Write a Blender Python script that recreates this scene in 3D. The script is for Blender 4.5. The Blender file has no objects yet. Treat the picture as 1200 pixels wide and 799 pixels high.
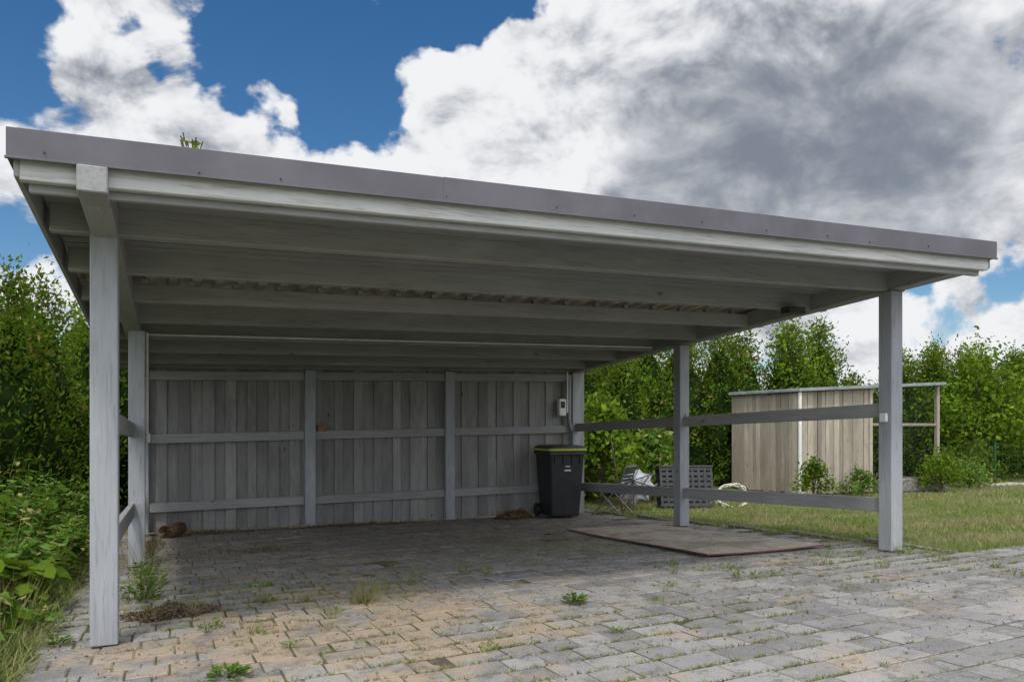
import bpy, math, random
import numpy as np
from mathutils import Vector
random.seed(7); rng=np.random.default_rng(7)
scene=bpy.context.scene
scene.view_settings.view_transform='Standard'
try: scene.view_settings.look='None'
except Exception: pass
scene.view_settings.exposure=0

# ---------------------------------------------------------------- site heights
def g(X,Y):
    x=np.clip(X,-2,8); y=np.clip(Y,-4,6.5)
    return .02*x-.022*y-.00358*x*y
def B(X,Y): return 2.30+.02*X-.06*Y      # underside of joists / post tops

# ---------------------------------------------------------------- node helpers
def new_mat(name):
    m=bpy.data.materials.new(name); m.use_nodes=True
    nt=m.node_tree; nt.nodes.clear()
    out=nt.nodes.new('ShaderNodeOutputMaterial')
    return m,nt,out
def N(nt,t,**k):
    n=nt.nodes.new(t)
    for a,b in k.items(): setattr(n,a,b)
    return n
def L(nt,a,b): nt.links.new(a,b)
def math_(nt,op,a,b=None,clamp=False):
    n=N(nt,'ShaderNodeMath',operation=op); n.use_clamp=clamp
    for i,v in enumerate((a,b)):
        if v is None: continue
        if isinstance(v,(int,float)): n.inputs[i].default_value=v
        else: L(nt,v,n.inputs[i])
    return n.outputs[0]
def mixc(nt,f,a,b,mode='MIX'):
    n=N(nt,'ShaderNodeMix',data_type='RGBA',blend_type=mode)
    if isinstance(f,(int,float)): n.inputs[0].default_value=f
    else: L(nt,f,n.inputs[0])
    for i,v in ((6,a),(7,b)):
        if isinstance(v,tuple): n.inputs[i].default_value=(*v[:3],1)
        else: L(nt,v,n.inputs[i])
    return n.outputs[2]
def ramp(nt,f,lo,hi,a=0.,b=1.):
    n=N(nt,'ShaderNodeMapRange'); n.interpolation_type='SMOOTHSTEP'
    L(nt,f,n.inputs[0]); n.inputs[1].default_value=lo; n.inputs[2].default_value=hi
    n.inputs[3].default_value=a; n.inputs[4].default_value=b
    return n.outputs[0]
def noise(nt,vec,scale,detail=4,rough=.55,dist=0):
    n=N(nt,'ShaderNodeTexNoise'); n.inputs['Scale'].default_value=scale
    n.inputs['Detail'].default_value=detail; n.inputs['Roughness'].default_value=rough
    n.inputs['Distortion'].default_value=dist
    if vec is not None: L(nt,vec,n.inputs['Vector'])
    return n.outputs['Fac']
def mapping(nt,vec,scale=(1,1,1),loc=None):
    n=N(nt,'ShaderNodeMapping'); n.inputs['Scale'].default_value=scale
    L(nt,vec,n.inputs['Vector'])
    if loc is not None: L(nt,loc,n.inputs['Location'])
    return n.outputs[0]
def principled(nt,out,col,rough=.8,bump=None,bstr=.3,bdist=.01,metal=0,spec=.3):
    p=N(nt,'ShaderNodeBsdfPrincipled')
    if isinstance(col,tuple): p.inputs['Base Color'].default_value=(*col,1)
    else: L(nt,col,p.inputs['Base Color'])
    if isinstance(rough,(int,float)): p.inputs['Roughness'].default_value=rough
    else: L(nt,rough,p.inputs['Roughness'])
    p.inputs['Metallic'].default_value=metal
    p.inputs['Specular IOR Level'].default_value=spec
    if bump is not None:
        b=N(nt,'ShaderNodeBump'); b.inputs['Strength'].default_value=bstr; b.inputs['Distance'].default_value=bdist
        L(nt,bump,b.inputs['Height']); L(nt,b.outputs[0],p.inputs['Normal'])
    L(nt,p.outputs[0],out.inputs[0]); return p

def wood(name,base,worn,dark,axis,var=.25,wear=.5,knot=.8,stainw=.4,gw=.45):
    m,nt,out=new_mat(name)
    tc=N(nt,'ShaderNodeTexCoord'); geo=N(nt,'ShaderNodeNewGeometry')
    isl=geo.outputs['Random Per Island']
    cmb=N(nt,'ShaderNodeCombineXYZ')
    for i,k in enumerate((37.,91.,53.)): L(nt,math_(nt,'MULTIPLY',isl,k),cmb.inputs[i])
    s=[1,1,1]; s[axis]=.06
    v=mapping(nt,tc.outputs['Object'],tuple(s),cmb.outputs[0])
    grain=noise(nt,v,60,4,.68,.6)
    s2=[1,1,1]; s2[axis]=.22
    v2=mapping(nt,tc.outputs['Object'],tuple(s2),cmb.outputs[0])
    patch=noise(nt,v2,5,5,.65)
    c=mixc(nt,ramp(nt,patch,.62-.25*wear,.74,0,.75),base,worn)
    c=mixc(nt,ramp(nt,grain,.48,.72,0,gw),c,dark)
    vo=N(nt,'ShaderNodeTexVoronoi'); vo.inputs['Scale'].default_value=3.2
    s3=[1,1,1]; s3[axis]=.55
    L(nt,mapping(nt,tc.outputs['Object'],tuple(s3),cmb.outputs[0]),vo.inputs['Vector'])
    c=mixc(nt,ramp(nt,vo.outputs['Distance'],.03,.075,knot,0),c,tuple(x*.8 for x in dark))
    s4=[1.6,1.6,1.6]; s4[axis]=.5
    stain=noise(nt,mapping(nt,tc.outputs['Object'],tuple(s4)),1.8,4,.65)
    c=mixc(nt,ramp(nt,stain,.46,.70,0,stainw),c,tuple(x*.55 for x in base))
    hs=N(nt,'ShaderNodeHueSaturation'); L(nt,c,hs.inputs['Color'])
    vv=N(nt,'ShaderNodeMapRange'); L(nt,isl,vv.inputs[0]); vv.inputs[3].default_value=1-var; vv.inputs[4].default_value=1+var
    L(nt,vv.outputs[0],hs.inputs['Value'])
    principled(nt,out,hs.outputs[0],.82,grain,.45,.004)
    return m
GB=(.285,.288,.295); GW=(.37,.375,.38); GD=(.13,.122,.112)
WX=wood('painted_wood_x',GB,GW,GD,0,.13); WY=wood('painted_wood_y',GB,GW,GD,1,.12); WZ=wood('painted_wood_z',(.31,.325,.35),(.41,.425,.44),GD,2,.08)
WF=wood('fascia_wood',(.49,.50,.50),(.64,.64,.62),(.22,.17,.13),0,.05,.9,.9,.3,.6)
WP=wood('wall_plank_wood',(.245,.242,.238),(.33,.325,.315),(.08,.07,.062),2,.24,.6,.9,.6,.5)
WS=wood('shed_plank_wood',(.33,.29,.235),(.45,.41,.345),(.12,.09,.065),2,.30,.6,.9,.4,.6)
def plain(name,col,rough=.5,metal=0,sc=8,var=.25,spec=.4,bump=.15):
    m,nt,out=new_mat(name); tc=N(nt,'ShaderNodeTexCoord')
    n=noise(nt,tc.outputs['Object'],sc,5,.65)
    c=mixc(nt,ramp(nt,n,.3,.7),tuple(x*(1-var) for x in col),tuple(min(1,x*(1+var)) for x in col))
    principled(nt,out,c,rough,n,bump,.003,metal,spec); return m
M_flash=plain('grey_flashing_metal',(.095,.09,.108),.42,.0,3,.16,.5,.05)
M_sheet=plain('corrugated_sheet',(.50,.44,.39),.5,.1,4,.25)
M_white=plain('white_plastic',(.68,.68,.66),.5,0,8,.1)
M_black=plain('black_bin_plastic',(.018,.019,.021),.42,0,10,.2,.5,.05)
M_lid=plain('yellow_green_lid',(.42,.48,.04),.5,0,8,.12)
M_dark=plain('dark_plastic',(.035,.038,.042),.6,0,10,.3)
M_metal=plain('galvanised_steel',(.22,.22,.23),.5,.5,10,.3)
M_screw=plain('painted_screw_heads',(.07,.07,.08),.4,.2,10,.2)
M_rust=plain('bronze_brown',(.13,.075,.045),.8,0,14,.5)
M_brick=plain('brick_red',(.26,.12,.08),.85,0,30,.3)
M_shroof=plain('shed_roof_sheet',(.25,.28,.30),.5,.1,5,.2)
M_canvas=plain('grey_canvas',(.24,.255,.28),.8,0,6,.5)
M_rope=plain('pale_hose',(.55,.53,.43),.6,0,12,.2)
M_bark=plain('bark',(.10,.075,.055),.9,0,20,.4,.1,.8)
M_kerb=plain('concrete_edging',(.20,.19,.17),.9,0,18,.45,.2,.5)
M_debris=plain('dry_leaf_litter',(.14,.105,.075),.95,0,40,.6,.1,.8)
M_fence=plain('green_fence_paint',(.02,.08,.035),.5,0,10,.3)

def ply():
    m,nt,out=new_mat('weathered_plywood'); tc=N(nt,'ShaderNodeTexCoord'); o=tc.outputs['Object']
    gr=noise(nt,mapping(nt,o,(1,.08,1)),60,5,.6,.4)
    pt=noise(nt,o,2.2,6,.65)
    c=mixc(nt,ramp(nt,pt,.38,.60),(.28,.225,.18),(.42,.38,.32))
    c=mixc(nt,ramp(nt,gr,.5,.75,0,.5),c,(.15,.12,.095))
    c=mixc(nt,ramp(nt,noise(nt,o,7,5,.7),.50,.64,0,.8),c,(.52,.49,.43))
    principled(nt,out,c,.85,gr,.3,.004); return m
M_ply=ply(); M_plyedge=plain('plywood_edge',(.16,.07,.05),.8,0,20,.4)

def foliage(name,a,b,dry=None,trans=.3,bigs=.9,bigw=.55,patch=None):
    m,nt,out=new_mat(name); geo=N(nt,'ShaderNodeNewGeometry'); tc=N(nt,'ShaderNodeTexCoord')
    c=mixc(nt,geo.outputs['Random Per Island'],a,b)
    big=noise(nt,tc.outputs['Object'],bigs,3 if patch else 2,.55)
    c=mixc(nt,ramp(nt,big,.38,.62,0,bigw),c,patch if patch else tuple(x*.42 for x in a))  # without patch: shaded gaps between leaf clumps painted into the leaf colour
    if dry:
        c=mixc(nt,ramp(nt,geo.outputs['Random Per Island'],.9,.93),c,dry)
    p=N(nt,'ShaderNodeBsdfDiffuse'); L(nt,c,p.inputs['Color'])
    t=N(nt,'ShaderNodeBsdfTranslucent'); L(nt,mixc(nt,.4,c,(.22,.32,.02)),t.inputs[0])
    mx=N(nt,'ShaderNodeMixShader'); mx.inputs[0].default_value=trans
    L(nt,p.outputs[0],mx.inputs[1]); L(nt,t.outputs[0],mx.inputs[2]); L(nt,mx.outputs[0],out.inputs[0]); return m
F_thuja=foliage('thuja_foliage',(.06,.12,.012),(.17,.255,.027),(.2,.16,.05),.28,1.4,.65)
F_bright=foliage('bright_foliage',(.08,.155,.018),(.21,.31,.03),None,.33,1.6,.6)
F_weed=foliage('weed_foliage',(.08,.165,.028),(.18,.30,.06),(.33,.3,.12),.3,2.5)
F_grass=foliage('grass_blades',(.105,.165,.04),(.22,.265,.085),(.40,.34,.18),.22,1.1,.7,(.24,.22,.11))
F_dry=foliage('dry_grass',(.26,.24,.09),(.45,.40,.2),None,.3)
F_core=plain('foliage_core',(.012,.024,.006),1,0,5,.4,0)  # near-black solid inside crowns, inner shade put into its colour

# ---------------------------------------------------------------- mesh helpers
def link(o,parent=None):
    scene.collection.objects.link(o)
    if parent: o.parent=parent
    return o
def empty(name):
    e=bpy.data.objects.new(name,None); scene.collection.objects.link(e); return e
def pyd(name,v,f,mat,parent=None,bev=0,smooth=False):
    me=bpy.data.meshes.new(name); me.from_pydata([tuple(map(float,p)) for p in v],[],f); me.update()
    mats=mat if isinstance(mat,list) else [mat]
    for mm in mats: me.materials.append(mm)
    if smooth: me.polygons.foreach_set('use_smooth',[True]*len(me.polygons))
    o=link(bpy.data.objects.new(name,me),parent)
    if bev:
        b=o.modifiers.new('Bevel','BEVEL'); b.width=bev; b.segments=1; b.limit_method='ANGLE'
    return o
HF=[(0,3,2,1),(4,5,6,7),(0,1,5,4),(1,2,6,5),(2,3,7,6),(3,0,4,7)]
class MB:
    def __init__(s): s.v=[]; s.f=[]
    def hexa(s,c):
        n=len(s.v); s.v+=[tuple(p) for p in c]; s.f+=[tuple(n+i for i in q) for q in HF]
    def box(s,x0,x1,y0,y1,z0,z1):
        s.hexa([(x0,y0,z0),(x1,y0,z0),(x1,y1,z0),(x0,y1,z0),(x0,y0,z1),(x1,y0,z1),(x1,y1,z1),(x0,y1,z1)])
    def beam(s,p0,p1,w,h):
        p0=Vector(p0);p1=Vector(p1); d=(p1-p0); n=Vector((-d.y,d.x,0)).normalized()*w/2; u=Vector((0,0,h))
        s.hexa([p0-n,p1-n,p1+n,p0+n,p0-n+u,p1-n+u,p1+n+u,p0+n+u])
    def rod(s,p0,p1,r,k=8,r1=None):
        p0=Vector(p0);p1=Vector(p1); d=(p1-p0).normalized(); a=d.orthogonal().normalized(); b=d.cross(a)
        r1=r if r1 is None else r1
        n=len(s.v)
        for p,rr in((p0,r),(p1,r1)):
            for i in range(k):
                t=2*math.pi*i/k; s.v.append(tuple(p+a*rr*math.cos(t)+b*rr*math.sin(t)))
        for i in range(k): s.f.append((n+i,n+(i+1)%k,n+k+(i+1)%k,n+k+i))
        s.f.append(tuple(n+i for i in reversed(range(k)))); s.f.append(tuple(n+k+i for i in range(k)))
    def path(s,pts,r,k=8):
        for a,b in zip(pts[:-1],pts[1:]): s.rod(a,b,r,k)
    def make(s,name,mat,parent=None,bev=.004,smooth=False): return pyd(name,s.v,s.f,mat,parent,bev,smooth)

def fast_mesh(name,V,nper,mat,parent=None):
    M=V.shape[0]; me=bpy.data.meshes.new(name)
    me.vertices.add(M*nper); me.vertices.foreach_set('co',V.astype(np.float32).ravel())
    me.loops.add(M*nper); me.loops.foreach_set('vertex_index',np.arange(M*nper,dtype=np.int32))
    me.polygons.add(M); me.polygons.foreach_set('loop_start',np.arange(0,M*nper,nper,dtype=np.int32))
    try: me.polygons.foreach_set('loop_total',np.full(M,nper,dtype=np.int32))
    except Exception: pass
    me.update(calc_edges=True); me.validate(); me.materials.append(mat)
    return link(bpy.data.objects.new(name,me),parent)
def unit(a): return a/np.maximum(np.linalg.norm(a,axis=1,keepdims=True),1e-6)
def leaves(C,size,aspect=.45,up=None):
    n=len(C); d=rng.normal(size=(n,3))
    if up is not None: d=d*.7+up
    d=unit(d); q=unit(np.cross(d,rng.normal(size=(n,3))))
    s=(size*rng.uniform(.6,1.3,n))[:,None] if np.isscalar(size) else size[:,None]
    return np.stack([C-d*s*.5,C+q*s*aspect*.5,C+d*s*.5,C-q*s*aspect*.5],1)
def blades(P,h,w,lean=.35):
    n=len(P); a=rng.uniform(0,2*np.pi,n); hh=h*rng.uniform(.5,1.3,n)
    side=np.stack([np.cos(a),np.sin(a),np.zeros(n)],1)*w/2
    tip=np.stack([rng.normal(size=n)*lean,rng.normal(size=n)*lean,np.ones(n)],1)*hh[:,None]
    return np.stack([P-side,P+side,P+tip],1)

# ---------------------------------------------------------------- terrain
def axis_pts(lo,hi,a,b,st):
    inner=list(np.arange(a,b+1e-6,st)); 
    l=[a-(a-lo)*(k/8)**2.5 for k in range(8,0,-1)]; r=[b+(hi-b)*(k/8)**2.5 for k in range(1,9)]
    return np.array(l+inner+r)
xs=axis_pts(-500,500,-6,34,.5); ys=axis_pts(-500,500,-9,14,.5)
XX,YY=np.meshgrid(xs,ys); ZZ=g(XX,YY)-.025
bump=.02*np.sin(XX*1.7+YY*.6)*np.cos(YY*1.3)
outside=((XX<-.6)|((XX>6.5)&(YY>-.2))|(YY>6.3)); ZZ=ZZ+np.where(outside&(XX>7.5),bump,0)
nx=len(xs); V=np.stack([XX.ravel(),YY.ravel(),ZZ.ravel()],1)
Fc=[(j*nx+i,j*nx+i+1,(j+1)*nx+i+1,(j+1)*nx+i) for j in range(len(ys)-1) for i in range(nx-1)]
m,nt,out=new_mat('lawn_soil'); tc=N(nt,'ShaderNodeTexCoord'); o_=tc.outputs['Object']
c=mixc(nt,ramp(nt,noise(nt,o_,1.1,5,.6),.38,.62),(.105,.145,.045),(.20,.19,.09))
c=mixc(nt,ramp(nt,noise(nt,o_,7,5,.7),.55,.72,0,.8),c,(.26,.21,.13))
c=mixc(nt,ramp(nt,noise(nt,o_,60,3,.7),.45,.7,0,.5),c,(.05,.06,.02))
principled(nt,out,c,.95,noise(nt,o_,45,4,.7),.8,.03,0,.1); M_lawn=m
pyd('ground',V,Fc,M_lawn,smooth=True)

# ---------------------------------------------------------------- paving
PX0,PX1,PY0,PY1=-.42,14.,-7.,6.05
def paved(x,y):
    if x<PX0: return False
    if x>6.52 and y>-.45: return False
    return True
def sheet(x0,x1,y0,y1,dz,st=.25):
    a=np.arange(x0,x1+st*.5,st); a[-1]=x1; b=np.arange(y0,y1+st*.5,st); b[-1]=y1
    A,Bb=np.meshgrid(a,b); Z=g(A,Bb)+dz; n=len(a)
    return np.stack([A.ravel(),Bb.ravel(),Z.ravel()],1),[(j*n+i,j*n+i+1,(j+1)*n+i+1,(j+1)*n+i) for j in range(len(b)-1) for i in range(n-1)]
m,nt,out=new_mat('joint_sand'); tc=N(nt,'ShaderNodeTexCoord'); o_=tc.outputs['Object']
c=mixc(nt,ramp(nt,noise(nt,o_,2,4,.65),.42,.62),(.085,.075,.06),(.24,.195,.135))
c=mixc(nt,ramp(nt,noise(nt,o_,5,4,.75),.50,.58,0,.9),c,(.06,.09,.022))
principled(nt,out,c,.95,noise(nt,o_,120,2,.7),.6,.01,0,.1)
v1,f1=sheet(PX0,6.55,PY0,PY1,-.006); v2,f2=sheet(6.55,PX1,PY0,-.45,-.006)
paving=empty('block_paving')
pyd('sand_bed',np.vstack([v1,v2]),f1+[tuple(i+len(v1) for i in q) for q in f2],m,paving)
m,nt,out=new_mat('concrete_pavers'); tc=N(nt,'ShaderNodeTexCoord'); o_=tc.outputs['Object']; geo=N(nt,'ShaderNodeNewGeometry')
isl=geo.outputs['Random Per Island']
c=mixc(nt,isl,(.175,.172,.173),(.305,.297,.29))
grad=N(nt,'ShaderNodeVectorMath',operation='DISTANCE'); L(nt,o_,grad.inputs[0]); grad.inputs[1].default_value=(1.3,-.2,0)
sandz=ramp(nt,grad.outputs['Value'],.2,2.6,.17,0)
sepx=N(nt,'ShaderNodeSeparateXYZ'); L(nt,o_,sepx.inputs[0])
c=mixc(nt,ramp(nt,math_(nt,'ADD',noise(nt,o_,1.7,6,.68),sandz),.54,.70,0,.85),c,(.36,.275,.185))
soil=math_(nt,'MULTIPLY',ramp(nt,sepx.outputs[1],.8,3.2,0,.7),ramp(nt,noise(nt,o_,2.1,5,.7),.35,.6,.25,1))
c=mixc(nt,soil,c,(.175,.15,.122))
c=mixc(nt,ramp(nt,noise(nt,o_,2.6,5,.7),.5,.68,0,.6),c,(.13,.127,.125))
mid=noise(nt,o_,9,6,.75)
c=mixc(nt,ramp(nt,mid,.56,.70,0,.5),c,(.39,.375,.35))
c=mixc(nt,ramp(nt,mid,.47,.38,0,.6),c,(.085,.09,.065))
sp=noise(nt,o_,130,3,.7)
c=mixc(nt,ramp(nt,sp,.54,.66,0,.6),c,(.08,.08,.08))
c=mixc(nt,ramp(nt,sp,.44,.34,0,.45),c,(.42,.41,.39))
principled(nt,out,c,.88,sp,.55,.008,0,.25); M_pav=m
pv=[];pf=[]
y=PY0
while y<PY1-.05:
    dy=.2; x=PX0-random.uniform(0,.2)
    while x<PX1:
        w=random.choice((.2,.2,.3,.3,.2)); xc=x+w/2; yc=y+dy/2
        if paved(max(xc-w*.4,PX0 if xc-w*.4>PX0-.15 else -9),yc) and not(xc+w*.5>6.56 and yc>-.45):
            x0=max(x+.0045,PX0);x1=x+w-.0045;y0=y+.0045;y1=y+dy-.0045
            if x1-x0>.05:
                j=random.gauss(0,.002)-.001; tx=random.gauss(0,.008);ty=random.gauss(0,.008); e=.008; n=len(pv)
                for (px,py) in((x0,y0),(x1,y0),(x1,y1),(x0,y1)): pv.append((px,py,float(g(px,py))-.03))
                for (px,py) in((x0,y0),(x1,y0),(x1,y1),(x0,y1)): pv.append((px,py,float(g(px,py))+j-.005+tx*(px-xc)+ty*(py-yc)))
                for (px,py) in((x0+e,y0+e),(x1-e,y0+e),(x1-e,y1-e),(x0+e,y1-e)): pv.append((px+random.uniform(-.003,.003),py+random.uniform(-.003,.003),float(g(px,py))+j+tx*(px-xc)+ty*(py-yc)))
                pf.append((n+8,n+9,n+10,n+11))
                for a in range(4):
                    b=(a+1)%4; pf.append((n+a,n+b,n+4+b,n+4+a)); pf.append((n+4+a,n+4+b,n+8+b,n+8+a))
        x+=w
    y+=dy
pyd('pavers',pv,pf,M_pav,paving)
mb=MB()
yy=PY0
while yy<6.2:
    z=float(g(PX0,yy)); mb.hexa([(PX0-.07,yy+.01,z-.1),(PX0-.012,yy+.01,z-.1),(PX0-.012,yy+.98,z-.1),(PX0-.07,yy+.98,z-.1),(PX0-.07,yy+.01,z+.006),(PX0-.012,yy+.01,z+.006),(PX0-.012,yy+.98,z-.004),(PX0-.07,yy+.98,z-.002)]); yy+=1.
yy=-.36
while yy<6.2:
    z=float(g(6.56,yy)); mb.hexa([(6.566,yy+.01,z-.1),(6.62,yy+.01,z-.1),(6.62,yy+.98,z-.1),(6.566,yy+.98,z-.1),(6.566,yy+.01,z+.002),(6.62,yy+.01,z+.002),(6.62,yy+.98,z-.003),(6.566,yy+.98,z-.003)]); yy+=1.
mb.make('edging_stones',M_kerb,paving,.008)

# ---------------------------------------------------------------- carport
car=empty('carport')
PW=.14
posts=[(0,0),(.07,3.07),(.05,5.85),(6.2,0),(6.2,3.07),(6.2,5.85)]
mb=MB()
for (x,y) in posts:
    mb.box(x-PW/2,x+PW/2,y-PW/2,y+PW/2,float(g(x,y))+.01,B(x,y)+.004)
mb.make('posts',WZ,car,.006)
mb=MB()
for x in (2.1,4.1): mb.box(x-.07,x+.07,5.76,5.845,float(g(x,5.8))+.01,B(x,5.8))
mb.make('wall_posts',WZ,car,.005)
mb=MB()
for (x,y) in posts: 
    mb.box(x-PW/2+.02,x+PW/2-.02,y-.03,y+.03,float(g(x,y))-.01,float(g(x,y))+.03)
mb.make('post_shoes',M_metal,car,.002)
mb=MB()
for x in (0,6.2):
    yf=-.83 if x==0 else -.71
    mb.beam((x,yf,B(x,yf)+.006-(.03 if x==0 else 0)),(x,-.60,B(x,-.60)+.006-(.03 if x==0 else 0)),.13,.125)
    mb.beam((x+.001,-.599,B(x,-.599)+.006-(.03 if x==0 else 0)),(x+.001+(.05 if x==0 else 0),6.1,B(x,6.1)+.006),.13,.165)
mb.make('side_plates',WY,car,.006)
mb=MB()
for y in (.02,.92,1.82,2.72,3.62,4.52,5.42,5.86):
    e=.001*y; h={.02:.18,.92:.178,1.82:.135}.get(y,.178)
    mb.beam((-.27,y,B(-.27,y)+.012+e),(6.36,y,B(6.36,y)+.012+e),.08,h)
mb.make('joists',WX,car,.005)
mb=MB(); x=-.2
while x<6.3: mb.box(x,x+.05,1.79,1.85,B(x,1.82)+.15,B(x,1.82)+.19); x+=.34
mb.make('packing_blocks',WX,car,.002)
mb=MB()
for (a,b) in((-.69,-.03),(.07,.87)):
    n=5 if b<0 else 6; wd=(b-a)/n
    for k in range(n):
        y=a+wd*(k+.5); mb.beam((-.28,y,B(-.28,y)+.155),(6.37,y,B(6.37,y)+.155),wd-.006,.02)
mb.make('soffit_boards',WX,car,.002)
mb=MB(); mb.beam((-.30,-.745,B(-.3,-.745)+.022),(6.39,-.745,B(6.39,-.745)+.022),.05,.166); mb.make('front_fascia_board',WF,car,.005)
mb=MB(); mb.beam((-.27,-.693,B(-.3,-.693)-.012),(6.36,-.693,B(6.39,-.693)-.012),.04,.16); mb.make('front_trimmer',WX,car,.005)
mb=MB(); mb.beam((-.30,6.14,B(-.3,6.14)+.03),(6.39,6.14,B(6.39,6.14)+.03),.04,.158); mb.make('rear_fascia_board',WX,car,.005)
mb=MB()
for x in(-.31,6.40): mb.beam((x,-.77,B(x,-.77)+.035),(x,6.12,B(x,6.12)+.035),.025,.15)
mb.make('side_fascia_boards',WY,car,.004)
prof=[];x=-.335;per=.17
while x<6.42:
    for dx,dz in((0,0),(.055,0),(.075,.036),(.145,.036),(.165,0)):
        if x+dx<6.425: prof.append((x+dx,dz))
    x+=per
yl=[-.79,6.19]; v=[];f=[]
for t in(0,.0012):
    for y in yl:
        for(px,dz) in prof: v.append((px,y,B(px,y)+.193+dz+t))
n=len(prof)
for i in range(n-1): f.append((i,i+1,n+i+1,n+i)); f.append((2*n+i,3*n+i,3*n+i+1,2*n+i+1))
pyd('corrugated_roof',v,f,M_sheet,car)
mb=MB()
def flash(x0,x1,y,z0,z1,t):
    mb.hexa([(x0,y,B(x0,y)+z0),(x1,y,B(x1,y)+z0),(x1,y+t,B(x1,y)+z0),(x0,y+t,B(x0,y)+z0),(x0,y,B(x0,y)+z1),(x1,y,B(x1,y)+z1),(x1,y+t,B(x1,y)+z1),(x0,y+t,B(x0,y)+z1)])
flash(-.345,1.75,-.815,.108,.242,.02); flash(1.735,4.2,-.8185,.107,.2425,.02); flash(4.185,6.43,-.815,.108,.242,.02)
flash(-.35,6.435,-.8225,.098,.110,.018)
flash(-.34,6.425,-.79,.236,.24,.14)
for x,s in((-.345,1),(6.43,-1)):
    a=x;b=x+s*.018
    lo,hi=min(a,b),max(a,b)
    mb.hexa([(lo,-.793,B(lo,-.793)+.108),(hi,-.793,B(hi,-.793)+.108),(hi,6.2,B(hi,6.2)+.108),(lo,6.2,B(lo,6.2)+.108),(lo,-.793,B(lo,-.793)+.2385),(hi,-.793,B(hi,-.793)+.2385),(hi,6.2,B(hi,6.2)+.2385),(lo,6.2,B(lo,6.2)+.2385)])
mb.make('roof_flashing',M_flash,car,.003)
mb=MB()
x=-.15
while x<6.4:
    xx=x+random.uniform(-.06,.06); z=B(xx,-.82)+.135+random.uniform(-.012,.012); mb.rod((xx,-.823,z),(xx,-.81,z),.005,8); x+=random.choice((.45,.6,.8))
mb.make('flashing_screws',M_screw,car,0)
mb=MB()
def rail(x,y0,y1,z0,s,h=.125,w=.045): mb.beam((x,y0,z0+s*y0-h/2),(x,y1,z0+s*y1-h/2),w,h)
for (y0,y1) in((.072,2.998),(3.142,5.778)):
    rail(6.2,y0,y1,1.38,-.028); rail(6.2,y0,y1,.535,-.041)
    rail(0.03,y0,y1,1.26,-.020); rail(0.03,y0,y1,.587,-.04)
mb.make('side_rails',WY,car,.005)
mb=MB()
for (x0,x1) in((.122,2.028),(2.172,4.028),(4.172,6.128)):
    for z0,s in((1.07,.02),(.205,.014),(1.93-.06,.02)):
        mb.beam((x0,5.822,z0+s*x0-.055),(x1,5.822,z0+s*x1-.055),.04,.115)
mb.make('wall_rails',WX,car,.004)
mb=MB(); x=-.06; k=0
while x<6.25:
    w=random.uniform(.11,.15); yb=5.866+(.026 if k%2 else 0)+random.uniform(0,.003)
    x1=x+w
    o1=.012 if k%2 else 0
    z0=float(g(x,5.87))+random.uniform(.0,.03); zt=B(x,5.87)+.1
    tw=random.uniform(-.005,.005)
    mb.hexa([(x-o1,yb,z0),(x1+o1,yb+tw,z0),(x1+o1,yb+.02+tw,z0),(x-o1,yb+.02,z0),(x-o1,yb,zt),(x1+o1,yb,zt),(x1+o1,yb+.02,zt),(x-o1,yb+.02,zt)])
    x=x1+random.uniform(.004,.012); k+=1
mb.make('rear_wall_planks',WP,car,.002)
mb=MB()
mb.rod((.1,3.565,B(.1,3.56)+.055),(6.1,3.565,B(6.1,3.56)+.055),.011)
mb.rod((.155,3.565,B(.1,3.56)+.055),(.155,3.16,B(.1,3.1)-.02),.011); mb.rod((.155,3.15,B(.1,3.1)),(.155,3.15,1.16),.011)
mb.rod((6.02,5.75,B(6,5.7)),(6.02,5.75,1.45),.012)
mb.make('cable_conduit',M_white,car,0)
mb=MB(); mb.box(.142,.18,3.11,3.19,1.08,1.17)
mb.box(5.86,5.98,5.71,5.80,1.40,1.66); mb.box(6.10,6.129,-.04,.04,1.27,1.35)
mb.make('electrical_boxes',M_white,car,.01)
mb=MB(); mb.box(5.885,5.955,5.70,5.708,1.52,1.62); mb.box(5.75,5.95,.75,.87,B(5.8,.8)-.05,B(5.8,.8)+.012)
mb.make('meter_window_and_luminaire',M_dark,car,.01)
mb=MB(); mb.rod((6.06,5.77,1.30),(6.06,5.77,1.95),.035,12); mb.rod((6.06,5.77,1.30),(6.1,5.74,1.15),.035,12); 
mb.make('downpipe_stub',M_metal,car,0)
mb=MB(); mb.box(2.20,2.32,5.78,5.84,1.170,1.255); mb.make('brick',M_brick,None,.006)

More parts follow.
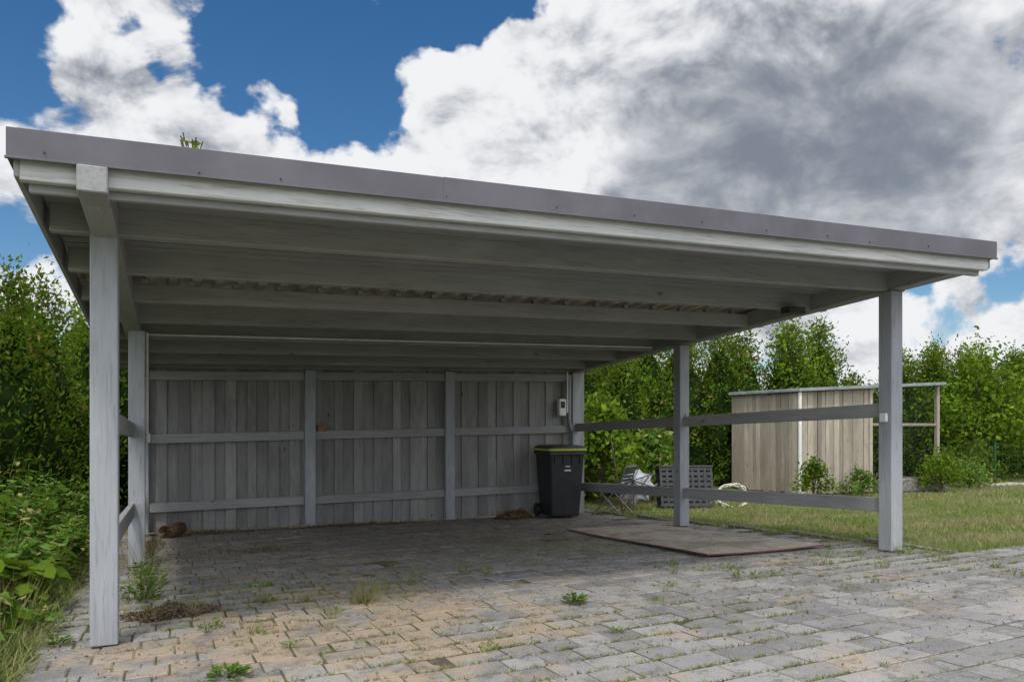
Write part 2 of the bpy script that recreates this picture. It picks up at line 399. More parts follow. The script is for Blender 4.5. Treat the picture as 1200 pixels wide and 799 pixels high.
# ---------------------------------------------------------------- wheelie bin
def wheelie_bin(cx,cy,rot):
    e=empty('wheelie_bin'); z0=float(g(cx,cy)); e.location=(cx,cy,z0); e.rotation_euler=(0,0,rot)
    def ring(w,d,z,r=.05,yo=0):
        pts=[]
        for (sx,sy,a0) in((1,-1,-90),(1,1,0),(-1,1,90),(-1,-1,180)):
            for k in range(4):
                a=math.radians(a0+k*30); pts.append((sx*(w/2-r)+r*math.cos(a),sy*(d/2-r)+r*math.sin(a)+yo,z))
        return pts
    def loft(name,rings,mat,smooth=False,cap=True):
        v=[];f=[]
        for r in rings: v+=r
        n=len(rings[0])
        for j in range(len(rings)-1):
            for i in range(n): f.append((j*n+i,j*n+(i+1)%n,(j+1)*n+(i+1)%n,(j+1)*n+i))
        f.append(tuple(reversed(range(n)))); f.append(tuple((len(rings)-1)*n+i for i in range(n)))
        return pyd(name,v,f,mat,e,.003)
    loft('body',[ring(.44,.46,.03),ring(.46,.48,.06),ring(.55,.60,.90),ring(.555,.61,.93),ring(.60,.66,.935),ring(.60,.66,.985),ring(.57,.63,.99)],M_black)
    loft('lid_rim',[ring(.605,.675,.992,.06),ring(.615,.69,.998,.06),ring(.615,.69,1.018,.06),ring(.59,.66,1.03,.06)],M_lid)
    loft('lid',[ring(.59,.655,1.031,.06),ring(.58,.64,1.05,.06),ring(.50,.54,1.072,.08),ring(.30,.34,1.08,.08)],M_black)
    mb=MB(); mb.rod((-.26,.37,.99),(.26,.37,.99),.016)
    for x in(-.24,0,.24): mb.rod((x,.30,.97),(x,.375,.99),.014)
    mb.rod((-.27,.22,.10),(.27,.22,.10),.012)
    for x in(-.29,.24): mb.rod((x,.24,.10),(x+.05,.24,.10),.10,20)
    for x in(-.2,-.07,.07,.2): mb.box(x-.008,x+.008,-.32,-.285,.80,.93)
    mb.make('handle_and_wheels',M_black,e,.003)
    mb=MB(); mb.box(-.05,.05,-.297,-.288,.70,.72); mb.box(-.035,.035,-.302,-.292,.76,.775); mb.make('label',M_white,e,0)
wheelie_bin(5.68,5.36,math.radians(-4))

# ---------------------------------------------------------------- plywood sheet
v=[];f=[]
corn=[(4.68,.62),(5.93,.50),(6.02,3.38),(4.79,3.46)]
nu,nv=9,15
for lay in(0,1):
    for j in range(nv):
        for i in range(nu):
            s=i/(nu-1);t=j/(nv-1)
            x=(corn[0][0]*(1-s)+corn[1][0]*s)*(1-t)+(corn[3][0]*(1-s)+corn[2][0]*s)*t
            yv=(corn[0][1]*(1-s)+corn[1][1]*s)*(1-t)+(corn[3][1]*(1-s)+corn[2][1]*s)*t
            warp=.014*(1-t)**2*(1-2*s)**2+.010*math.sin(3*t+1)**2
            v.append((x,yv,float(g(x,yv))+.006+warp+.013*lay))
q=nu*nv
for j in range(nv-1):
    for i in range(nu-1):
        a=j*nu+i; f.append((a,a+nu,a+nu+1,a+1)); f.append((q+a,q+a+1,q+a+nu+1,q+a+nu))
nf=len(f)
for i in range(nu-1):
    f.append((i,i+1,q+i+1,q+i)); a=(nv-1)*nu+i; f.append((a+1,a,q+a,q+a+1))
for j in range(nv-1):
    a=j*nu; f.append((a+nu,a,q+a,q+a+nu)); a=j*nu+nu-1; f.append((a,a+nu,q+a+nu,q+a))
o=pyd('plywood_sheet',v,f,[M_ply,M_plyedge])
for p in o.data.polygons: p.material_index=1 if p.index>=nf else 0

# ---------------------------------------------------------------- rolled mat
v=[];f=[];n=90
for i in range(n):
    t=i/(n-1)*2*math.pi*3.0; r=.012+.0235*t/(2*math.pi)
    for x in(0,.36): v.append((x+.01*math.sin(i),r*math.cos(t)*1.15,.078+r*math.sin(t)))
for i in range(n-1): f.append((2*i,2*i+1,2*i+3,2*i+2))
o=pyd('rolled_mat',v,f,M_rust,smooth=True); so=o.modifiers.new('Solidify','SOLIDIFY'); so.thickness=.007
o.location=(.30,5.35,float(g(.3,5.1))); o.rotation_euler=(0,0,math.radians(60))

# ---------------------------------------------------------------- debris heaps
def heap(name,cx,cy,rx,ry,h,n,mat,size,extra=None):
    a=rng.uniform(0,2*np.pi,n); r=np.sqrt(rng.uniform(0,1,n)); X=cx+rx*r*np.cos(a)*(1+.3*np.sin(3*a)); Y=cy+ry*r*np.sin(a)*(1+.25*np.sin(2*a+1))
    hm=h*(1-r**2)*(.75+.35*np.sin(X*23)*np.cos(Y*19+1))
    Z=g(X,Y)+np.abs(hm)*rng.uniform(0.1,1,n)+.008
    o=fast_mesh(name,leaves(np.stack([X,Y,Z],1),size,.4),4,mat)
    if extra:
        k=n//7; P=np.stack([X[:k],Y[:k],Z[:k]],1); fast_mesh('straw',blades(P,.07,.005,1.5),3,extra,o)
heap('leaf_pile',.34,.62,.27,.17,.09,1500,M_debris,.035,F_dry)
heap('bark_pile',5.0,5.45,.26,.16,.17,1800,M_rust,.06,F_dry)
heap('leaf_litter_pile',.7,5.6,.6,.16,.05,900,M_debris,.03,F_dry)
heap('leaf_litter_pile',2.6,5.68,1.2,.09,.04,1200,M_debris,.03,F_dry)
heap('leaf_litter_pile',.12,4.3,.16,1.0,.05,900,M_debris,.03,F_dry)
heap('leaf_litter_pile',1.3,3.6,.35,.25,.02,260,M_debris,.03,F_dry)

# ---------------------------------------------------------------- clutter beside the carport
def gz(x,y): return float(g(x,y))-.01
e=empty('folding_garden_chair'); x0,y0=6.66,5.45; e.location=(x0,y0,gz(x0,y0)); e.rotation_euler=(0,0,math.radians(35))
mb=MB()
for s in(-.22,.22):
    mb.path([(s,.25,0),(s,-.2,.45),(s,-.3,.75)],.011); mb.rod((s,-.25,0),(s,.22,.46),.011); mb.rod((s,.22,.46),(s,-.2,.44),.011)
mb.rod((-.22,.25,.02),(.22,.25,.02),.01); mb.rod((-.22,-.3,.75),(.22,-.3,.75),.012)
mb.make('frame',M_metal,e,0)
mb=MB()
for k in range(6): mb.box(-.21,.21,-.16+k*.065,-.11+k*.065,.455,.47)
for k in range(4):
    z=.52+k*.055; yv=-.225-(z-.5)*.25; mb.box(-.21,.21,yv-.008,yv+.008,z,z+.04)
mb.make('slats',M_dark,e,.003)
e=empty('garden_parasol'); e.location=(7.42,5.98,gz(7.3,5.8)+.40)
e.rotation_euler=Vector((-.62,-.55,.45)).to_track_quat('Z','Y').to_euler()
n=8; v=[(0,0,.20)]; f=[]
for i in range(n):
    a=2*math.pi*i/n; v.append((.34*math.cos(a),.34*math.sin(a),-.06))
    a+=math.pi/n; v.append((.25*math.cos(a),.25*math.sin(a),.01))
for i in range(2*n): f.append((0,1+i,1+(i+1)%(2*n)))
o=pyd('canopy',v,f,M_canvas,e); so=o.modifiers.new('S','SOLIDIFY'); so.thickness=.004
mb=MB(); mb.rod((0,0,-.55),(0,0,.26),.014)
for i in range(n):
    a=2*math.pi*i/n; mb.rod((0,0,.207),(.345*math.cos(a),.345*math.sin(a),-.056),.007,5)
mb.make('pole_and_ribs',M_dark,e,0)
mb=MB(); mb.rod((7.02,5.75,gz(7,5.7)),(6.95,6.0,1.08),.018,8,.012); mb.rod((6.85,5.5,gz(7,5.5)),(7.45,5.65,.42),.013,8); mb.rod((6.9,5.9,gz(7,5.5)),(8.0,6.2,.25),.02,8)
mb.make('wooden_stakes',M_bark,None,0)
e=empty('black_plastic_crate'); e.location=(8.45,5.95,gz(8.4,5.9)+.02); e.rotation_euler=(math.radians(-14),0,math.radians(-22))
mb=MB(); W,H,D=.92,.68,.3
for z in np.linspace(0,H-.055,8): mb.box(-W/2,W/2,-.012,.012,z,z+.06)
for x in np.linspace(-W/2,W/2-.045,9): mb.box(x,x+.045,-.018,-.013,.0,H)
for x in(-W/2,W/2-.025): 
    for z in np.linspace(0,H-.03,5): mb.box(x,x+.025,.013,D,z,z+.05)
    mb.box(x-.003,x+.028,D-.02,D+.01,0,H+.004)
mb.box(-W/2-.01,W/2+.01,-.03,D+.012,H-.0,H+.03); mb.box(-W/2,W/2,D-.03,D,.0,H-.01)
mb.make('lattice',M_dark,e,.003)
e=empty('garden_hose'); e.location=(9.35,5.9,gz(9,6)+.16); e.rotation_euler=(math.radians(70),0,math.radians(-20))
mb=MB(); pts=[]
for i in range(130):
    a=i/129*2*math.pi*4; r=.26+.02*math.sin(i*1.3)+.006*(i%7); pts.append((r*math.cos(a),r*math.sin(a)*.75,.03*math.sin(i*.31)+i*.0006))
mb.path(pts,.014,6); mb.make('coil',M_rope,e,0,True)

# ---------------------------------------------------------------- shed
sh=empty('garden_shed')
SX0,SX1,SX2,SY0,SY1=12.2,14.15,16.3,7.25,9.2
zg=-.17
def top(x,y): return 1.94+.055*(x-SX0)
mb=MB()
x=SX0; k=0
while x<SX1:
    w=random.uniform(.10,.17); yo=.014*(k%2)+random.uniform(-.006,.006); k+=1
    mb.hexa([(x,SY0+yo,zg+random.uniform(0,.05)),(x+w-.008,SY0+yo,zg),(x+w-.008,SY0+.02+yo,zg),(x,SY0+.02+yo,zg)]+[(x,SY0+yo,top(x,0)),(x+w-.008,SY0+yo,top(x+w,0)),(x+w-.008,SY0+.02+yo,top(x+w,0)),(x,SY0+.02+yo,top(x,0))]); x+=w
yv=SY0+.03
while yv<SY1:
    w=random.uniform(.10,.17); xo=random.uniform(-.014,.008); mb.box(SX0-.01+xo,SX0+.012+xo,yv,yv+w-.008,zg+random.uniform(0,.05),top(SX0,0)+random.uniform(-.02,0)); yv+=w
mb.box(SX0+.03,SX1,SY1,SY1+.02,zg,1.9); mb.box(SX1-.02,SX1,SY0+.05,SY1-.01,zg,1.95)
mb.make('plank_walls',WS,sh,.002)
mb=MB(); mb.hexa([(SX0-.12,SY0-.15,top(SX0,0)+.01),(SX2+.12,SY0-.15,top(SX2,0)+.01),(SX2+.12,SY1+.1,top(SX2,0)+.01),(SX0-.12,SY1+.1,top(SX0,0)+.01),(SX0-.12,SY0-.15,top(SX0,0)+.075),(SX2+.12,SY0-.15,top(SX2,0)+.075),(SX2+.12,SY1+.1,top(SX2,0)+.075),(SX0-.12,SY1+.1,top(SX0,0)+.075)])
mb.make('flat_roof',M_shroof,sh,.006)
mb=MB()
for x in(SX1+.06,SX2): 
    for y in(SY0,SY1): mb.box(x-.04,x+.04,y-.04,y+.04,zg,top(x,0)+.009)
for z in(.0,1.25,): mb.beam((SX1+.1,SY0,z),(SX2-.04,SY0,z),.04,.06); mb.beam((SX1+.1,SY1,z),(SX2-.04,SY1,z),.04,.06); mb.beam((SX2,SY0+.04,z),(SX2,SY1-.04,z),.04,.06)
mb.make('aviary_frame',WS,sh,.003)
mb=MB()
for x in np.arange(SX1+.15,SX2,.06): mb.rod((x,SY0-.045,zg),(x,SY0-.045,top(x,0)),.0012,4)
for z in np.arange(zg,2.05,.06): mb.rod((SX1+.1,SY0-.045,z),(SX2,SY0-.045,z),.0012,4)
mb.make('wire_mesh',M_dark,sh,0)
mb=MB(); mb.rod((SX0-.04,SY0-.07,zg+.05),(SX0-.04,SY0-.07,top(SX0,0)),.035,12); mb.make('downpipe',M_white,sh,0)
mb=MB(); mb.box(SX1+.15,SX2-.1,SY0-.35,SY0-.1,zg,zg+.28); mb.make('stone_planter',M_kerb,sh,.02)
fe=empty('wire_fence'); mb=MB()
for x in np.arange(17.2,30,2.2): mb.rod((x,8.0,-.2),(x,8.0,.85),.025,8)
for z in np.arange(-.1,.85,.12): mb.rod((17.2,8.0,z),(30,8.0,z),.003,4)
for x in np.arange(17.3,30,.12): mb.rod((x,8.0,-.15),(x,8.0,.8),.002,4)
mb.make('posts_and_mesh',M_fence,fe,0)
mb=MB(); x=18.
while x<27: w=random.uniform(.25,.5); mb.box(x,x+w-.03,7.2+random.uniform(-.05,.05),7.42,-.20,-.13+random.uniform(-.02,.02)); x+=w
mb.make('stone_border',plain('pale_stone',(.33,.30,.25),.9,0,12,.3),None,.02)

# ---------------------------------------------------------------- trees
def thuja_pts(cx,cy,h,r,nclump,per,zb):
    t=rng.uniform(0,1,nclump)**.85; a=rng.uniform(0,2*np.pi,nclump)
    prof=r*np.clip((1-t)**.55,0,1)*(.8+.2*np.minimum(1,t*6+.3))
    lump=1+.25*np.sin(3*a+cx*5+7*t)+.22*np.sin(5*a+11*t+cx)
    rr=prof*lump*rng.uniform(.65,1.15,nclump)
    c=np.stack([cx+rr*np.cos(a),cy+rr*np.sin(a),zb+.05+t*h*rng.uniform(.93,1.06,nclump)],1)
    C=np.repeat(c,per,0); s=np.array([.085,.085,.15])*(.8+r*.35)
    return C+rng.normal(size=C.shape)*s, np.repeat(np.stack([np.cos(a)*.6,np.sin(a)*.6,np.full(nclump,.7)],1),per,0)
def trunk(mb,cx,cy,h,zb,r=.07):
    mb.rod((cx,cy,zb-.05),(cx+.03,cy,zb+h*.45),r,8,r*.6); mb.rod((cx+.03,cy,zb+h*.45),(cx,cy+.02,zb+h*.92),r*.6,8,.012)
    for k in range(9):
        t=.15+.08*k; a=k*2.4; z=zb+h*t; l=.55*(1-t)+.1
        mb.rod((cx,cy,z),(cx+l*math.cos(a),cy+l*math.sin(a),z+l*.6),r*.3,5,.006)
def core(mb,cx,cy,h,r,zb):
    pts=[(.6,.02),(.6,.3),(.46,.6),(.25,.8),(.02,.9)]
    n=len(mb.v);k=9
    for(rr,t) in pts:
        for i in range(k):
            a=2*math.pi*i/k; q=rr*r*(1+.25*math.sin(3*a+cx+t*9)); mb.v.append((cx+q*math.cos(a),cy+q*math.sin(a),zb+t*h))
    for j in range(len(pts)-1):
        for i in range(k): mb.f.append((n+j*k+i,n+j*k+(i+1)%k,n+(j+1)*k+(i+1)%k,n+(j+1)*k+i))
def hedge(name,trees,mat,leaf=.085,asp=.42,zb=-.17):
    e=empty(name); allv=[]; mt=MB(); mc=MB()
    for (cx,cy,h,r,ncl,per) in trees:
        C,up=thuja_pts(cx,cy,h,r,ncl,per,zb); allv.append(leaves(C,leaf,asp,up))
        trunk(mt,cx,cy,h,zb); core(mc,cx,cy,h,r,zb)
    fast_mesh('foliage',np.concatenate(allv),4,mat,e)
    mt.make('trunks',M_bark,e,0); mc.make('painted_inner_shade',F_core,e,0)
T=[]
x=-1.
while x<33:
    hh=3.55+.2*math.sin(x*1.3)+random.uniform(-.3,.35)
    if 16.6<x<18.4: hh-=.8
    if x>24: hh-=.3
    vis=x>6.3
    T.append((x,10.25+random.uniform(-.35,.35)+(.03*(x-8)),hh,.98+random.uniform(-.1,.15),240 if vis else 70,22 if vis else 14))
    x+=1.0+random.uniform(-.12,.2)
hedge('thuja_hedge',T,F_thuja,.10,.42)
hedge('thuja_shrub',[(7.9,8.6,3.0,.8,210,24),(9.1,9.0,2.9,.85,210,24),(6.9,8.4,2.7,.75,150,22)],F_thuja,.09,.42)
hedge('thuja_shrub',[(-1.45,6.4,2.95,.8,330,26),(-2.3,5.2,2.9,.85,330,26),(-1.3,7.9,3.2,.8,240,24),(-2.4,7.4,3.2,.95,240,24),(-2.7,3.6,2.6,.8,180,22),(-.9,9.4,3.0,.8,140,22)],F_thuja,.08,.42,-.08)

def broadleaf(name,cx,cy,h,r,n,leaf,mat,zb,tr=.05):
    e=empty(name); mb=MB(); tips=[]
    mb.rod((cx,cy,zb-.05),(cx,cy,zb+h*.4),tr,8,tr*.7)
    for k in range(26):
        a=k*2.4+random.uniform(-.3,.3); t=random.uniform(.25,1); z1=zb+h*t; rr=r*math.sin(min(1,.25+t*.9)*math.pi*.95)*random.uniform(.6,1.1)+.05
        p=(cx+rr*math.cos(a),cy+rr*math.sin(a),z1); q=(cx+rr*.4*math.cos(a),cy+rr*.4*math.sin(a),zb+(z1-zb)*.62)
        mb.rod((cx,cy,zb+h*.2*t),q,tr*.45,6,tr*.25); mb.rod(q,p,tr*.25,5,.004); tips.append(p); tips.append(tuple((p[i]+q[i])/2 for i in range(3)))
    mb.make('trunk_and_limbs',M_bark,e,0)
    tips=np.array(tips); C=tips[rng.integers(0,len(tips),n)]+rng.normal(size=(n,3))*np.array([.17,.17,.15])*(r/.8)
    C[:,2]=np.maximum(C[:,2],zb+.04)
    fast_mesh('leaves',leaves(C,leaf,.6),4,mat,e)
broadleaf('birch_tree',14.6,9.9,3.9,1.2,5500,.10,F_bright,-.17,.07)
broadleaf('deciduous_tree',20.6,9.4,3.7,1.6,8000,.13,F_bright,-.17,.09)
broadleaf('deciduous_tree',23.8,9.4,3.2,1.5,6000,.13,F_bright,-.17,.09)
broadleaf('elder_shrub',7.5,7.2,1.75,.75,2600,.13,F_bright,-.15,.03)
broadleaf('elder_shrub',8.8,7.5,1.3,.6,1500,.12,F_weed,-.15,.03)
broadleaf('garden_shrub',11.7,6.35,.75,.33,1300,.07,F_bright,-.17,.015)
broadleaf('garden_shrub',13.4,6.75,.5,.35,900,.07,F_weed,-.17,.015)
broadleaf('garden_shrub',15.6,6.6,.85,.45,1800,.07,F_bright,-.17,.015)
broadleaf('garden_shrub',17.6,7.4,.6,.5,1500,.07,F_weed,-.17,.015)
broadleaf('garden_shrub',19.3,8.6,.8,.9,2000,.08,F_thuja,-.17,.015)
broadleaf('garden_shrub',22.0,8.7,.7,.9,1800,.08,F_bright,-.17,.015)
broadleaf('roof_seedling',.45,-.3,.32,.09,26,.055,F_weed,2.52,.004)
broadleaf('roof_seedling',1.45,-.3,.24,.06,18,.05,F_weed,2.54,.004)

# ---------------------------------------------------------------- grass
def grass(x0,x1,y0,y1,n,dz=-.025):
    X=rng.uniform(x0,x1,n);Y=rng.uniform(y0,y1,n)
    return np.stack([X,Y,g(X,Y)+dz],1)
P1=grass(6.63,13,-.36,8.5,56000)
d=np.sin(P1[:,0]*2.3+1)*np.sin(P1[:,1]*2.9)+rng.normal(size=len(P1))*.5; P1=P1[d>-.75]
P2=grass(13,28,-.36,9.5,36000)
V=np.concatenate([blades(P1,.055,.009,.7),blades(P2,.07,.016,.7)])
fast_mesh('lawn_grass',V,3,F_grass)
P=grass(6.5,6.8,-.4,6,2600); P[:,0]=6.6+rng.normal(size=len(P))*.06
Pb=grass(6.6,14,-.5,-.3,3500); Pb[:,1]=-.4+rng.normal(size=len(Pb))*.06
fast_mesh('lawn_edge_grass',np.concatenate([blades(P,.07,.009,.9),blades(Pb,.07,.009,.9)]),3,F_grass)
P=grass(-3.2,-.5,-2.5,8,22000); fast_mesh('verge_grass',np.concatenate([blades(P,.13,.01,.4),blades(P[:3500],.28,.008,.35)]),3,F_grass)
P=grass(-1.3,-.46,-1,6,3000); fast_mesh('dry_verge_grass',blades(P,.34,.007,.35),3,F_dry)
P=grass(-.6,-.36,-1.2,6,3500,0); P[:,0]=-.43+rng.normal(size=len(P))*.06; fast_mesh('kerb_weeds',blades(P,.11,.01,.9),3,F_grass)
def weed_patch(name,spots,mat,leafs,flat=.1,wd=.25):
    out=[]; st=MB()
    for(cx,cy,h,n,sp) in spots:
        k=max(6,n//22)
        sx=np.minimum(rng.normal(cx,sp,k),-.30); sy=rng.normal(cy,sp,k); sh_=h*rng.uniform(.45,1.1,k)
        lx=rng.normal(size=k)*.12*h; ly=rng.normal(size=k)*.12*h
        for i in range(k):
            z=float(g(sx[i],sy[i])); st.rod((sx[i],sy[i],z-.02),(sx[i]+lx[i],sy[i]+ly[i],z+sh_[i]),.004,4,.002)
        j=rng.integers(0,k,n); t=rng.beta(1.6,1.1,n); a=rng.uniform(0,6.28,n); r=leafs*rng.uniform(.4,1.1,n)
        C=np.stack([sx[j]+lx[j]*t+r*np.cos(a),sy[j]+ly[j]*t+r*np.sin(a),g(sx[j],sy[j])+sh_[j]*t+.01],1)
        d=unit(np.stack([np.cos(a),np.sin(a),rng.normal(size=n)*.4-.1],1)); q=unit(np.cross(d,np.stack([rng.normal(size=n)*.3,rng.normal(size=n)*.3,np.ones(n)],1)))
        s=(leafs*rng.uniform(.6,1.4,n))[:,None]
        # six-sided leaf with a rounded shoulder
        out.append(np.stack([C-d*s*.5,C-d*s*.2+q*s*wd,C+d*s*.15+q*s*wd*.85,C+d*s*.5,C+d*s*.15-q*s*wd*.85,C-d*s*.2-q*s*wd],1))
    o=fast_mesh(name,np.concatenate(out),6,mat); st.make('stems',F_weed,o,0)
weed_patch('nettle_patch',[(-1.2,2.2,.75,1100,.3),(-1.6,3.2,.95,1300,.35),(-1.0,3.9,.75,1200,.25),(-1.3,5.0,.95,1300,.3),(-.8,1.2,.45,500,.15),(-1.7,1.6,.6,800,.25),(-.7,5.4,.7,700,.15),(-.62,2.8,.5,500,.12),(-.62,.45,.3,300,.1),(-.72,-.15,.28,300,.12),(-.75,3.4,.6,500,.12),(-.7,1.8,.45,500,.12),(-.65,-.5,.2,250,.12),(-.95,.2,.45,400,.15)],F_weed,.085,.1,.2)
weed_patch('burdock_patch',[(-1.15,2.8,.6,150,.3),(-.95,4.4,.65,150,.25),(-1.5,1.9,.55,120,.25),(-.75,2.2,.4,110,.14),(-.8,1.3,.4,120,.16),(-.85,.4,.35,120,.16),(-.75,3.2,.45,110,.14),(-1.1,1.0,.45,120,.2)],F_bright,.17,.1,.32)
def tuft(name,cx,cy,n,h,r,leaf,mat,bl=0):
    a=rng.uniform(0,2*np.pi,n); rr=r*np.sqrt(rng.uniform(0,1,n))
    X=cx+rr*np.cos(a);Y=cy+rr*np.sin(a); Z=g(X,Y)+.012+h*rng.uniform(0,1,n)*(1-rr/r*.6)
    C=np.stack([X,Y,Z],1); d=unit(np.stack([np.cos(a),np.sin(a),rng.uniform(-.1,.9,n)],1)); q=unit(np.cross(d,np.stack([rng.normal(size=n)*.4,rng.normal(size=n)*.4,np.ones(n)],1)))
    s=(leaf*rng.uniform(.6,1.3,n))[:,None]
    o=fast_mesh(name,np.stack([C-d*s*.5,C+q*s*.2,C+d*s*.5,C-q*s*.2],1),4,mat)
    if bl:
        P=np.stack([rng.normal(cx,r*.4,bl),rng.normal(cy,r*.4,bl),np.zeros(bl)],1); P[:,2]=g(P[:,0],P[:,1])-.005
        fast_mesh('stalks',blades(P,max(.08,h*1.9),.006,.5),3,F_dry if bl>60 else F_grass,o)
W_=[(.59,-1.02,90,.06,.10,.05,0),(2.78,-.42,80,.07,.09,.05,12),(1.55,.35,30,.08,.11,.04,110),(.95,.75,30,.05,.10,.04,40),(.16,1.3,130,.26,.14,.07,30),(.2,1.9,90,.24,.12,.06,20),
          (-.25,.12,50,.07,.08,.05,0),(4.3,-.35,50,.04,.14,.035,20),(4.45,.05,50,.04,.14,.035,20),(1.0,1.4,30,.04,.10,.04,10),(6.2,-.12,60,.05,.12,.04,30),(1.3,.1,20,.03,.1,.03,40),(1.75,.75,15,.05,.12,.03,70),
          (5.2,-.2,25,.03,.1,.03,20),(3.6,-.3,25,.03,.1,.03,20),(.95,-.6,20,.03,.08,.03,10),(5.6,.15,25,.03,.12,.03,20),(2.2,1.2,15,.03,.1,.03,20),(6.1,-.6,20,.02,.1,.03,20),(.1,2.6,60,.15,.1,.05,20),(.55,.1,20,.04,.1,.04,20)]
for i in range(26):
    W_.append((random.uniform(-.2,6.3),random.uniform(-1.8,1.6),random.randint(8,26),.025,random.uniform(.04,.1),.028,random.randint(6,22)))
for a in W_: tuft('weed_plant',a[0],a[1],a[2],a[3],a[4],a[5],F_weed,a[6])
n=21000
X=rng.uniform(PX0,11,n);Y=rng.uniform(-3,4.,n)
den=np.sin(X*1.3+Y*.8)+np.sin(Y*2.1-X*.7)+rng.normal(size=n)*.8
k=(den>.35)&~((X>6.45)&(Y>-.5))&~((X>4.6)&(Y>.4)&(X<6.1)); X,Y=X[k],Y[k]
Y=np.round((Y-PY0)/.2)*.2+PY0+rng.normal(size=len(Y))*.004
P=np.repeat(np.stack([X,Y,g(X,Y)-.004],1),5,0); P[:,0]+=rng.normal(size=len(P))*.015
fast_mesh('joint_weeds',blades(P,.022,.006,.9),3,F_grass)
n=4200; X=rng.uniform(-.3,6.4,n);Y=rng.uniform(-3,5.8,n); fast_mesh('leaf_litter',leaves(np.stack([X,Y,g(X,Y)+.006],1),.018,.5),4,M_debris)

# ---------------------------------------------------------------- world: sky with broken cumulus
w=bpy.data.worlds.new('World'); scene.world=w; w.use_nodes=True; nt=w.node_tree; nt.nodes.clear()
out=N(nt,'ShaderNodeOutputWorld')
sky=N(nt,'ShaderNodeTexSky'); sky.sky_type='NISHITA'; sky.sun_disc=False
sky.sun_elevation=math.radians(60); sky.sun_rotation=math.radians(210); sky.ozone_density=2.5; sky.air_density=1.0; sky.dust_density=.3
bg1=N(nt,'ShaderNodeBackground'); bg1.inputs[1].default_value=.10
hs=N(nt,'ShaderNodeHueSaturation'); hs.inputs['Saturation'].default_value=1.3; L(nt,sky.outputs[0],hs.inputs['Color']); L(nt,hs.outputs[0],bg1.inputs[0])
tc=N(nt,'ShaderNodeTexCoord'); D=tc.outputs['Generated']
def sdir(az,el):
    a=math.radians(az);e=math.radians(el); return (math.sin(a)*math.cos(e),math.cos(a)*math.cos(e),math.sin(e))
wn=N(nt,'ShaderNodeTexNoise'); wn.inputs['Scale'].default_value=9; wn.inputs['Detail'].default_value=4; L(nt,D,wn.inputs['Vector'])
vm=N(nt,'ShaderNodeVectorMath',operation='SUBTRACT'); L(nt,wn.outputs['Color'],vm.inputs[0]); vm.inputs[1].default_value=(.5,.5,.5)
vs=N(nt,'ShaderNodeVectorMath',operation='SCALE'); L(nt,vm.outputs[0],vs.inputs[0]); vs.inputs['Scale'].default_value=.16
va=N(nt,'ShaderNodeVectorMath',operation='ADD'); L(nt,D,va.inputs[0]); L(nt,vs.outputs[0],va.inputs[1]); DW=va.outputs[0]
def lobes(lst):
    acc=None
    for(az,el,r,wt) in lst:
        d=N(nt,'ShaderNodeVectorMath',operation='DISTANCE'); L(nt,DW,d.inputs[0]); d.inputs[1].default_value=sdir(az,el)
        x=ramp(nt,d.outputs['Value'],r*.3,r*1.3,wt,0)
        acc=x if acc is None else math_(nt,'ADD',acc,x)
    return acc
blob=lobes([(9.5,26,.12,-.75),(11.8,20.9,.055,-.65),(21.5,30.0,.075,-1.2),(3.0,24,.05,-.65),(-9.5,22,.05,-.6),(-6.5,22.8,.035,-.4),(-2,23.6,.04,-.5),
            (0,19.6,.09,.55),(5.5,19.2,.06,.55),(-4.5,27,.045,.3),(18.5,24,.06,.4),(32,22,.2,.5),(47,18,.25,.5),
            (57,9.5,.04,-.6),(52.5,6.8,.05,-.45),(-9,12,.06,-.25)])
def cloudnoise(vec,det):
    return noise(nt,mapping(nt,vec,(1,1,1.5)),7.5,det,.58,.25)
n1=cloudnoise(D,9)
off=N(nt,'ShaderNodeVectorMath',operation='ADD'); L(nt,D,off.inputs[0]); off.inputs[1].default_value=(-.010,-.012,.026)
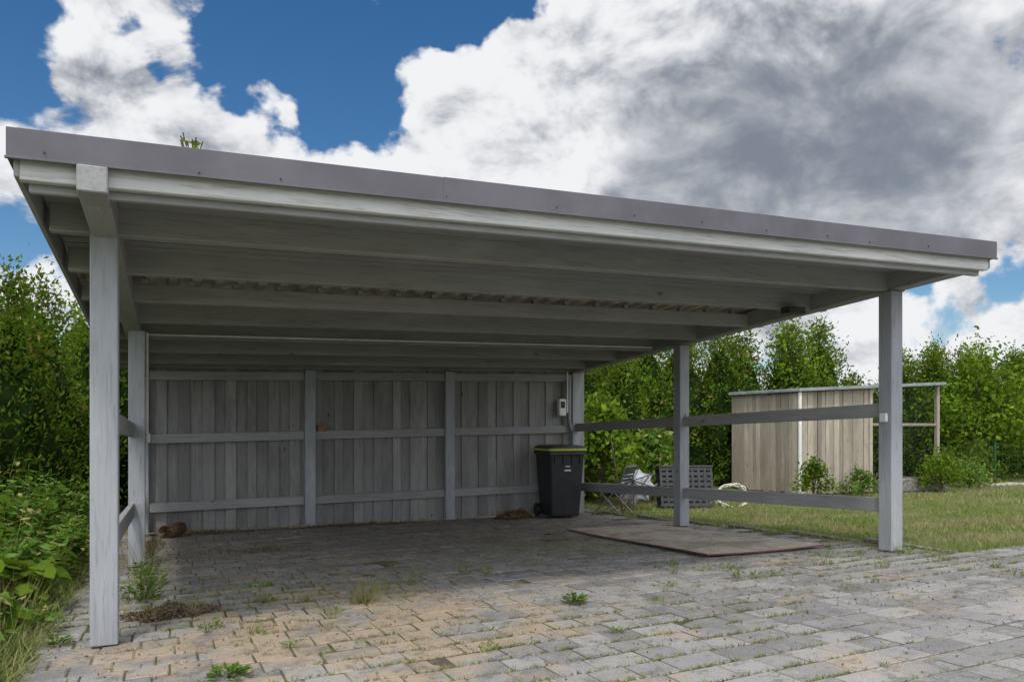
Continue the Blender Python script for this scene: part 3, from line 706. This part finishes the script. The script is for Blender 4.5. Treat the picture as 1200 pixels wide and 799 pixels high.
n2=cloudnoise(off.outputs[0],5)
Fd=math_(nt,'ADD',math_(nt,'ADD',math_(nt,'MULTIPLY',math_(nt,'SUBTRACT',n1,.5),2.4),.22),blob)
alpha=ramp(nt,Fd,-.05,.24)
grey=lobes([(38,19.5,.15,.42),(46,16.6,.15,.45),(55,17.0,.15,.42),(34,14.5,.10,.28),(51,22,.12,.2)])
calm=ramp(nt,grey,.0,.6,1,.4)
relief=math_(nt,'MULTIPLY',math_(nt,'MULTIPLY',math_(nt,'SUBTRACT',n2,n1),3.6),calm)
big=noise(nt,mapping(nt,D,(1,1,2.4)),3.6,4,.55)
sh_=math_(nt,'ADD',math_(nt,'ADD',relief,grey),math_(nt,'MULTIPLY',math_(nt,'SUBTRACT',big,.46),1.0))
sh_=ramp(nt,sh_,-.22,1.0)
cc=mixc(nt,sh_,(.92,.93,.95),(.22,.25,.31))
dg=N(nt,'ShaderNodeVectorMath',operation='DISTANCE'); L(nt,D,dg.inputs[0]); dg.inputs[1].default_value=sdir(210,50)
st=ramp(nt,dg.outputs['Value'],.5,1.55,2.7,.96)  # clouds towards the sun brightened, added to lift the light under the roof
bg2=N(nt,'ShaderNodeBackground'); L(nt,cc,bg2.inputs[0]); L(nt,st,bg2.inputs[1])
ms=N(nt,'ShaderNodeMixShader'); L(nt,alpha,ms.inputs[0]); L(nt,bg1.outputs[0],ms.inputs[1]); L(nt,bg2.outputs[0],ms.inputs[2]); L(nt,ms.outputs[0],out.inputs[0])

sl=bpy.data.lights.new('sun','SUN'); sl.energy=2.2; sl.angle=math.radians(7); sl.color=(1,.94,.86)
so=link(bpy.data.objects.new('sun',sl)); so.rotation_euler=Vector((.35,.60,-1.2)).to_track_quat('-Z','Y').to_euler()

cam=bpy.data.cameras.new('camera'); cam.lens=911/1200*36; cam.sensor_width=36; cam.shift_y=.0838; cam.clip_end=2000
co=link(bpy.data.objects.new('camera',cam)); co.location=(.315,-4.945,1.229); co.rotation_euler=(math.radians(90),0,math.radians(-24))
scene.camera=co
